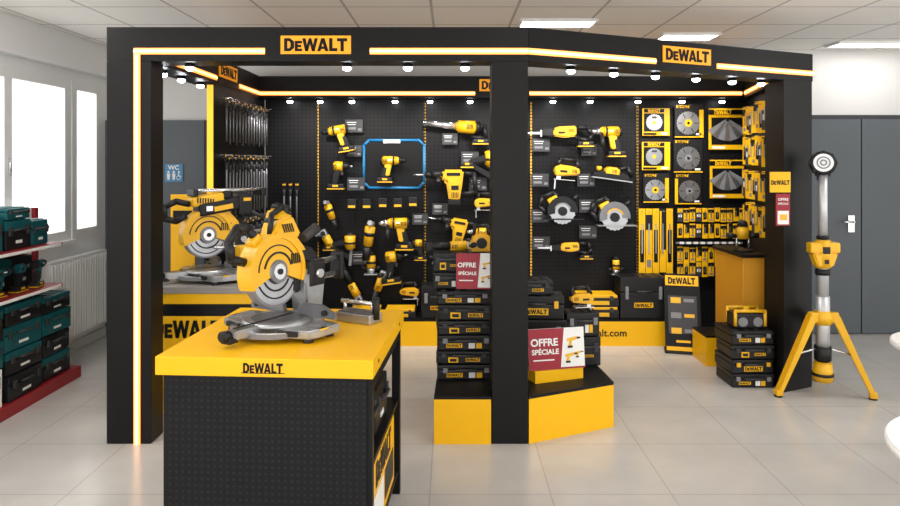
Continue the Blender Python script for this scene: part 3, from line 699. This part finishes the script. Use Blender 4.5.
for a,b in FT:
    L=math.hypot(a,b);u=Vector((a/L,b/L,0));q=Vector((-b/L,a/L,0))
    g=G(YT);p0=u*.08+Vector((0,0,.56));p1=Vector((a,b,.03))
    def plate(off,th,w0,w1):
        n_=(p1-p0).normalized();up=q.cross(n_).normalized()
        t=bmesh.new();vs=[]
        for (pp,w_) in ((p0,w0),(p1,w1)):
            for sx_,sy_ in ((-1,-1),(1,-1),(1,1),(-1,1)): vs.append(t.verts.new(pp+q*(off+sx_*th)+up*(sy_*w_)))
        t.faces.new(vs[:4][::-1]);t.faces.new(vs[4:])
        for i in range(4): t.faces.new((vs[i],vs[(i+1)%4],vs[4+(i+1)%4],vs[4+i]))
        bmesh.ops.recalc_face_normals(t,faces=list(t.faces));g._add(t)
    plate(-.022,.006,.025,.014);plate(.022,.006,.025,.014);plate(0,.02,.012,.008)
    g.box(tuple(p1),(.05,.056,.04),(0,0,math.degrees(math.atan2(b,a))),bev=.01)
    g.m(MBK).cyl(p1,p1-Vector((0,0,.03)),.022,.028);lg=g.part('leg',r)
    G(STL).cyl(Vector((0,0,.34)),p0*.5+p1*.5,.008,seg=8).part('leg_brace',r)
G(MBK).cyl((0,0,.24),(0,0,.36),.056,bev=.012).part('power_housing',r)
G(YT).cyl((0,0,.10),(0,0,.24),.07,.06,bev=.012).m(MBK).cyl((0,0,.14),(0,0,.16),.0715).part('base_collar',r)
tiltL=dict(loc=(0,0,1.64),rot=(-8,0,-22))
h=G(MBK).cyl((0,-.035,0),(0,.03,0),.085,bev=.01,seg=28);h.cyl((0,.03,0),(0,.06,0),.07,.045,seg=20)
for k in range(8):
    a=k*math.pi/4;h.box((.082*math.cos(a),0,.082*math.sin(a)),(.012,.06,.02),(0,-math.degrees(a),0))
h.part('lamp_head',r,**tiltL)
G(LENS).cyl((0,-.04,0),(0,-.034,0),.064,seg=28).part('lens',r,**tiltL)
G(GRY).ring((0,-.042,0),.04,.004).ring((0,-.042,0),.018,.004).part('led_ring',r,**tiltL)
G(MBK).box((0,.02,1.55),(.045,.05,.06),bev=.008).cyl((-.05,.0,1.56),(.05,.0,1.56),.012).part('lamp_bracket',r)
# ------------------------------------------------------------ mitre saw (front -y, blade side +x)
def mitre(style=0):
    r=E('mitre_saw','yellow and black sliding mitre saw with cast aluminium table','mitre saw')
    tl=-4 if style==0 else 0
    g=G(SIL)
    g.prism([(-.27,-.02),(-.25,-.08),(-.15,-.11),(.15,-.11),(.25,-.08),(.27,-.02),(.27,.10),(.1,.13),(.08,.22),(-.08,.22),(-.1,.13),(-.27,.10)],'z',.02,.055,bev=.007)
    for x in(-.22,.22):
        for y in(-.05,.08): g.m(RUB).cyl((x,y,0),(x,y,.025),.022)
    for x in (-.21,.21):
        g.m(GRY)
        for k in range(4): g.box((x,-.035+k*.03,.056),(.08,.008,.003))
        g.m(MBK).box((x*.75,-.095,.04),(.09,.04,.02),(0,0,12 if x>0 else -12))
        g.m(YT).box((x*1.2,-.0,.045),(.03,.05,.02),bev=.005)
    g.part('base',r)
    g=G(SIL).cyl((0,0,.045),(0,0,.07),.15,bev=.004,seg=36);g.m(DAL).cyl((0,0,.069),(0,0,.0715),.115,seg=36);g.m(SIL).prism([(-.04,-.12),(.04,-.12),(.03,-.27),(-.03,-.27)],'z',.03,.066,bev=.006)
    g.m(BLK).box((0,-.08,.0725),(.014,.34,.002));g.part('turntable',r)
    G(GRY).sector((0,0),.155,.2,200,340,'z',.022,.042,n=20).m(STL).sector((0,0),.175,.195,205,335,'z',.042,.045,n=20).m(BLK).sector((0,0),.163,.168,205,335,'z',.042,.045,n=20).part('mitre_scale',r)
    G(MBK).cyl((0,-.27,.05),(0,-.315,.05),.02,.024,bev=.005).box((0,-.27,.03),(.05,.05,.025),bev=.005).part('mitre_lock_knob',r)
    for s in(-1,1):
        G(DAL).prism([(s*.04,.07),(s*.25,.07),(s*.25,.095),(s*.18,.125),(s*.07,.125),(s*.04,.10)],'y',.08,.1,bev=.003).m(MBK).cyl((s*.2,.08,.095),(s*.2,.065,.095),.012).part('fence',r)
    G(SIL).prism([(.14,.05),(.24,.05),(.26,.2),(.23,.3),(.16,.3),(.12,.2)],'x',-.05,.05,bev=.01).part('rear_pivot',r)
    g=G(STL)
    for z in(.2,.275): g.cyl((-.03,.1,z),(-.03,.44,z),.014)
    g.part('slide_rails',r)
    G(MBK).box((-.03,.44,.238),(.07,.03,.13),bev=.01).m(YT).box((-.03,.457,.238),(.05,.006,.05)).part('rail_end_cap',r)
    G(MBK).box((0,.2,.24),(.11,.11,.12),bev=.014).m(STL).cyl((.05,.2,.24),(.075,.2,.24),.02).part('rail_carriage',r)
    if style==0:
        c=(-.02,.272);rg=.158;tr=(0,tl,0);ho=(0,0,0)
    else:
        c=(-.04,.28);rg=.15;tr=(0,0,0);ho=(0,.02,0)
    def hp(g,n,lab=None): return g.part(n,r,lab,loc=ho,rot=tr)
    g=G(YT).sector(c,.05,rg,-22,202,'x',-.03,.042,n=30)
    g.sector(c,rg-.014,rg+.006,-22,202,'x',-.034,.05,n=30)
    g.prism([(c[0]+.03,c[1]+.01),(c[0]+.15,c[1]-.06),(c[0]+.22,c[1]-.03),(c[0]+.21,c[1]+.06),(c[0]+.13,c[1]+.15),(c[0]+.03,c[1]+.16)],'x',-.04,.038,bev=.01)
    g.m(MBK).sector(c,.078,.086,15,165,'x',.042,.046,n=22).sector(c,.112,.117,30,175,'x',.042,.045,n=22)
    for k in range(6): g.box((.044,c[0]+.085+k*.012,c[1]+.045),(.006,.005,.045))
    g.m(RUB).cyl((.038,c[0]+.16,c[1]-.01),(.048,c[0]+.16,c[1]-.01),.016)
    hp(g,'upper_guard','round yellow upper blade guard')
    rb=rg-.012
    hp(G(DISC).disc((.008,c[0],c[1]),rb,.003,'x',teeth=40),'blade')
    g=G(GRY).sector(c,.045,rb+.006,200,336,'x',-.014,.028,n=26);g.m(DISC).sector(c,.055,rb-.004,204,332,'x',.028,.030,n=24);g.m(MBK).sector(c,.078,.086,206,330,'x',.030,.033,n=20).sector(c,.112,.118,206,330,'x',.030,.033,n=20);hp(g,'lower_guard','grey lower blade guard')
    hp(G(DAL).cyl((.02,c[0],c[1]),(.05,c[0],c[1]),.056,.05,seg=24).m(STL).cyl((.048,c[0],c[1]),(.054,c[0],c[1]),.034,seg=24).m(MBK).cyl((.054,c[0],c[1]),(.06,c[0],c[1]),.013),'blade_flange')
    G(MBK).prism([(.06,.16),(.2,.16),(.26,.22),(.25,.32),(.2,.36),(.1,.36)],'x',-.05,.018,bev=.012).part('swing_arm',r)
    if style==0:
        g=G(YT).cyl((-.05,.03,.36),(-.035,.09,.53),.062,.056,bev=.012,seg=20)
        g.box((-.045,.0,.36),(.08,.17,.12),bev=.025).prism([(-.05,.40),(.03,.50),(.1,.51),(.15,.42),(.08,.38)],'x',-.04,.036,bev=.012);g.m(MBK).cyl((-.041,.066,.465),(-.039,.073,.485),.0605,seg=20)
        for k in range(5): g.box((.037,.03+k*.014,.455),(.006,.006,.04),(20,0,0))
        hp(g,'motor_housing')
        hp(G(MBK).cyl((-.035,.09,.53),(-.032,.1,.56),.052,.038,bev=.008,seg=20),'motor_cap')
        hp(G(MBK).tube([(-.0,-.09,.405),(-.0,-.14,.47),(-.0,-.2,.475),(-.0,-.25,.42),(-.0,-.24,.35),(-.0,-.17,.33)],.019,12).m(YT).box((-.0,-.11,.41),(.05,.06,.05),(40,0,0),bev=.012),'operating_handle')
        hp(G(MBK).tube([(.0,-.02,.43),(.0,-.0,.52),(.0,.07,.55),(.0,.11,.5)],.013,10),'carry_handle')
    else:
        g=G(MBK).box((-.0,.05,.45),(.12,.26,.08),(8,0,0),bev=.015);g.m(YT).box((.0,-.02,.495),(.11,.2,.06),(8,0,0),bev=.015).box((.062,.07,.445),(.006,.12,.03),(8,0,0)).m(STL).box((.063,-.02,.442),(.004,.04,.03)).m(MBK)
        for k in range(7): g.box((.057,-.09+k*.016,.495-.002*k),(.005,.007,.035))
        g.part('motor_housing',r)
        G(MBK).box((-.0,.22,.46),(.10,.09,.14),bev=.012).m(YT).box((.0,.23,.49),(.104,.05,.02)).part('battery',r)
        G(MBK).tube([(0,-.12,.47),(0,-.2,.49),(0,-.27,.46),(0,-.27,.39),(0,-.2,.37),(0,-.14,.4)],.019,12).part('operating_handle',r)
        g=G(STL)
        for x in(-.035,.035): g.cyl((x,-.1,.55),(x,.34,.55),.011)
        g.m(MBK).box((0,.34,.535),(.12,.03,.05),bev=.008).box((0,-.1,.54),(.11,.03,.045),bev=.008).box((0,.1,.53),(.1,.05,.04),bev=.006);g.part('upper_rails',r)
        G(STL).cyl((.07,.0,.2),(.07,.3,.2),.008).m(MBK).cyl((.07,.3,.2),(.07,.34,.2),.018).part('depth_rod',r)
        G(YT).box((.09,.2,.17),(.06,.12,.07),(0,0,10),bev=.012).part('bevel_housing',r)
        G(RUB).tube([(.02,.25,.42),(.05,.36,.36),(.05,.38,.22),(.0,.3,.1)],.012,8).part('hose',r)
    G(RUB).cyl((.0,.16,.40),(.0,.25,.44),.022,.026).part('dust_port',r)
    return r
BR=-3.6
use(mitre,(-.755,2.96,.9),(0,0,-30),1.0,label='yellow sliding mitre saw with aluminium base on the yellow bench',args=(0,))
b=E('workbench','black perforated steel workbench with folded yellow worktop','workbench',loc=(-.29,2.55,0),rot=(0,0,BR))
G(YEL).b2(-.85,0,0,.88,.828,.9,bev=.004).part('worktop',b,'yellow worktop')
G(PEGF).b2(-.83,-.03,.03,.035,.06,.827).part('front_panel',b)
G(PEGF).b2(-.83,-.825,.04,.84,.06,.827).part('side_panel',b)
for x in(-.815,-.03):
    for y in(.055,.82): G(BLK).b2(x-.02,x+.02,y-.018,y+.018,0,.827,bev=.002).part('leg',b)
for z in(.1,.45): G(BLK).b2(-.82,-.02,.04,.84,z,z+.02).part('shelf',b)
G(BLK).b2(-.02,-.012,.07,.8,.77,.827).part('side_rail',b)
logo(b,'by',(-.425,0,.862),.155,name='lettering');
G(BLK).b2(-.51,-.34,-.001,0,.842,.845).part('logo_underline',b)
G(BLK).cyl((-.006,.12,.865),(.002,.12,.865),.008).part('bolt',b);G(BLK).cyl((-.006,.72,.865),(.002,.72,.865),.008).part('bolt',b)
def onb(x,y): 
    a=R(BR);return (-.29+x*math.cos(a)-y*math.sin(a),2.55+x*math.sin(a)+y*math.cos(a))
for (x,y,z,ar,lb_) in [(-.05,.5,.47,(.3,.24,.2,5),'black tool case on the upper bench shelf'),(-.05,.2,.47,(.2,.24,.24,5),'black tool case on the upper bench shelf')]:
    q=onb(x,y);use(bcase,(q[0],q[1],z),(0,0,90+BR),args=ar,label=lb_)
q=onb(-.145,.09);
r=E('printed_carton','large yellow and white printed carton on the bench shelf','carton',loc=(q[0],q[1],.12),rot=(0,0,BR))
G(YEL).b2(-.12,.12,0,.62,0,.31,bev=.003).part('carton_body',r);logo(r,'by',(.12,.31,.25),.4,(0,0,90),'lettering');G(PAP).b2(.12,.122,.06,.3,.04,.17).part('printed_panel',r);G(MBK).b2(.12,.122,.34,.58,.04,.17).part('printed_panel',r)
# ------------------------------------------------------------ left counter
c=E('side_display_counter','yellow display counter with grey top, black band and black lettering','counter')
G(YEL).b2(-1.98,-1.30,4.42,5.15,0,.64,bev=.003).part('counter_body',c)
G(BLK).b2(-1.98,-1.30,4.42,5.15,.641,.72,bev=.003).part('black_band',c)
G(YEL).b2(-1.99,-1.29,4.41,5.0,.721,.79,bev=.003).part('yellow_apron',c)
G(WDK).b2(-2.0,-1.28,4.40,4.97,.791,.835,bev=.004).part('counter_top',c)
logo(c,'by',(-1.72,4.42,.555),.45,name='lettering')
use(mitre,(-1.68,4.70,.835),(0,0,-48),1.12,label='bulky black and yellow mitre saw with upper rails on the counter',args=(1,))
r=E('yellow_backboard','upright yellow board standing at the back of the counter','display board',loc=(-2.05,5.0,.79))
G(YEL).b2(-.02,.16,0,.02,0,.62,bev=.003).part('board',r);G(BLK).b2(0,.14,-.003,0,.42,.5).part('printed_strip',r)
r=E('extension_bar','silver metal extension bar lying on the bench','bar',loc=(-.43,3.18,.9),rot=(0,0,-30))
G(SIL).b2(-.1,.1,-.05,.05,0,.045,bev=.006).m(DAL).b2(-.09,.09,-.04,.04,.045,.05).part('bar_body',r);G(STL).cyl((-.1,0,.09),(.1,0,.09),.01).cyl((-.08,0,.04),(-.08,0,.09),.008).cyl((.08,0,.04),(.08,0,.09),.008).part('rail',r)
G(MBK).cyl((.1,0,.02),(.1,0,.12),.018).part('knob',r)
# ------------------------------------------------------------ left red shelving
s=E('red_shelf_unit','red metal shop shelving unit filled with teal and black cases','shelving')
G(WHT).b2(-3.22,-3.2,3.6,5.2,.0,1.3).part('back_panel',s,'pale back panel')
for z in(1.04,.74): G(RED).b2(-3.2,-2.84,3.6,4.95,z,z+.025,bev=.003).part('shelf',s)
G(RED).b2(-3.2,-2.84,3.6,5.2,0,.085,bev=.004).part('base_shelf',s)
for y in(3.62,5.18): G(RED).b2(-3.2,-3.17,y-.02,y+.02,.085,1.3).part('upright',s)
for z in(1.04,.74): G(WHT).b2(-2.84,-2.837,3.62,4.93,z+.002,z+.022).part('price_rail',s)
gl='cases on the red shelving'
for i,(y,w_,h_,st) in enumerate(((3.9,.3,.2,4),(4.23,.3,.24,3),(4.54,.26,.2,4),(4.78,.18,.18,3))): use(bcase,(-2.9,y,1.066),(0,0,90),args=(w_,.24,h_,st),label='teal and black tool case with handle on the top shelf',group=gl)
use(bcase,(-2.9,4.54,1.266),(0,0,90),args=(.24,.24,.08,3),label='flat teal case on the top shelf',group=gl)
for i in range(6): use(drill if i%2 else impact,(-2.93,3.82+i*.2,.88),(0,0,60+8*i),.9,label='black and teal cordless tool on the shelf',group='tools on the middle shelf',args=(1,))
for i in range(5): use(bcase,(-3.03,3.85+i*.235,.766),(0,0,90),args=(.22,.15,.22,(5,4)[i%2]),label='dark boxed tool at the back of the middle shelf',group=gl)
zz=.086
for h_,stl in ((.17,5),(.15,4),(.17,3),(.14,4)):
    use(bcase,(-2.87+.01*(stl-4),4.56,zz),(0,0,90+(stl-4)*2),args=(.38,.3,h_,stl),label='black and teal stacking case on the base shelf',group=gl);zz+=h_
for z,h_,stl in ((.327,.18,3),(.507,.2,4)): use(bcase,(-2.87,4.15,z),(0,0,90),args=(.38,.3,h_,stl),label='teal and black stacking case above the white cartons',group=gl)
def carton():
    r=E('pale_carton','white printed carton with teal panel on the base shelf','carton')
    G(PAP).b2(-.17,.17,0,.3,0,.24,bev=.003).part('carton_body',r);G(TEAL).b2(-.15,.15,-.003,0,.12,.2).part('printed_panel',r);G(RED).b2(-.15,-.05,-.003,0,.04,.08).part('printed_strip',r);return r
for y in (3.79,4.14): use(carton,(-2.86,y,.086),(0,0,90),group='printed cartons on the base shelf')
use(bcase,(-2.87,3.78,.327),(0,0,90),args=(.34,.3,.3,4),label='black case with teal lid on the white cartons',group=gl)
for z,h_,stl in ((.086,.17,4),(.256,.15,5),(.406,.16,3),(.566,.12,4)):
    use(bcase,(-2.88,4.95,z),(0,0,90+(stl-4)*2),args=(.34,.28,h_,stl),label='teal and black case stacked on the base shelf',group=gl)
r=E('radiator','white panel radiator under the window','radiator')
g=G(LGRY).b2(-3.28,-3.2,5.4,6.3,.15,.84,bev=.008)
for i in range(21): g.b2(-3.2,-3.19,5.42+i*.041,5.44+i*.041,.18,.81)
g.part('panel',r);G(STL).cyl((-3.24,5.36,.0),(-3.24,5.36,.3),.01).cyl((-3.24,5.36,.25),(-3.24,5.4,.25),.01).part('pipe',r)
r=E('restroom_sign','blue square restroom sign with white pictograms','sign',loc=P(174,173,6.455))
G(SBLU).b2(-.085,.085,-.004,0,-.085,.085).part('plate',r)
text(r,'WC',.06,PAP,(0,-.008,.05))
g=G(PAP)
for x in(-.05,0): g.disc((x,-.006,.01),.011,.003).prism([(x-.016,-.005),(x+.016,-.005),(x+.01,-.065),(x-.01,-.065)],'y',-.007,-.004)
g.disc((.05,-.006,.01),.009,.003).ring((.045,-.005,-.045),.018,.003).box((.047,-.006,-.015),(.01,.003,.035)).box((.058,-.006,-.03),(.025,.003,.007))
g.part('pictograms',r)
for (x,y,rr) in((2.53,3.3,.32),(1.80,2.05,.405)):
    r=E('round_table','white round pedestal table','table',loc=(x,y,0),group='white round tables')
    G(WHT).cyl((0,0,.72),(0,0,.75),rr,seg=48,bev=.006).part('table_top',r)
    G(STL).cyl((0,0,.02),(0,0,.72),.035).part('pedestal',r);G(STL).cyl((0,0,0),(0,0,.02),rr*.6,seg=36).part('foot_plate',r)
# ------------------------------------------------------------ world, camera
w=bpy.data.worlds.new('w');sc.world=w;w.use_nodes=True
w.node_tree.nodes['Background'].inputs[0].default_value=(1,.985,.96,1);w.node_tree.nodes['Background'].inputs[1].default_value=2.3
cd=bpy.data.cameras.new('camera');cam=bpy.data.objects.new('camera',cd);COL.objects.link(cam)
cam.location=(0,0,HC);cam.rotation_euler=(R(90),0,0);cd.sensor_width=36;cd.lens=27;cd.shift_y=-91/900;cd.clip_start=.05
sc.camera=cam
sc.view_settings.view_transform='Standard'
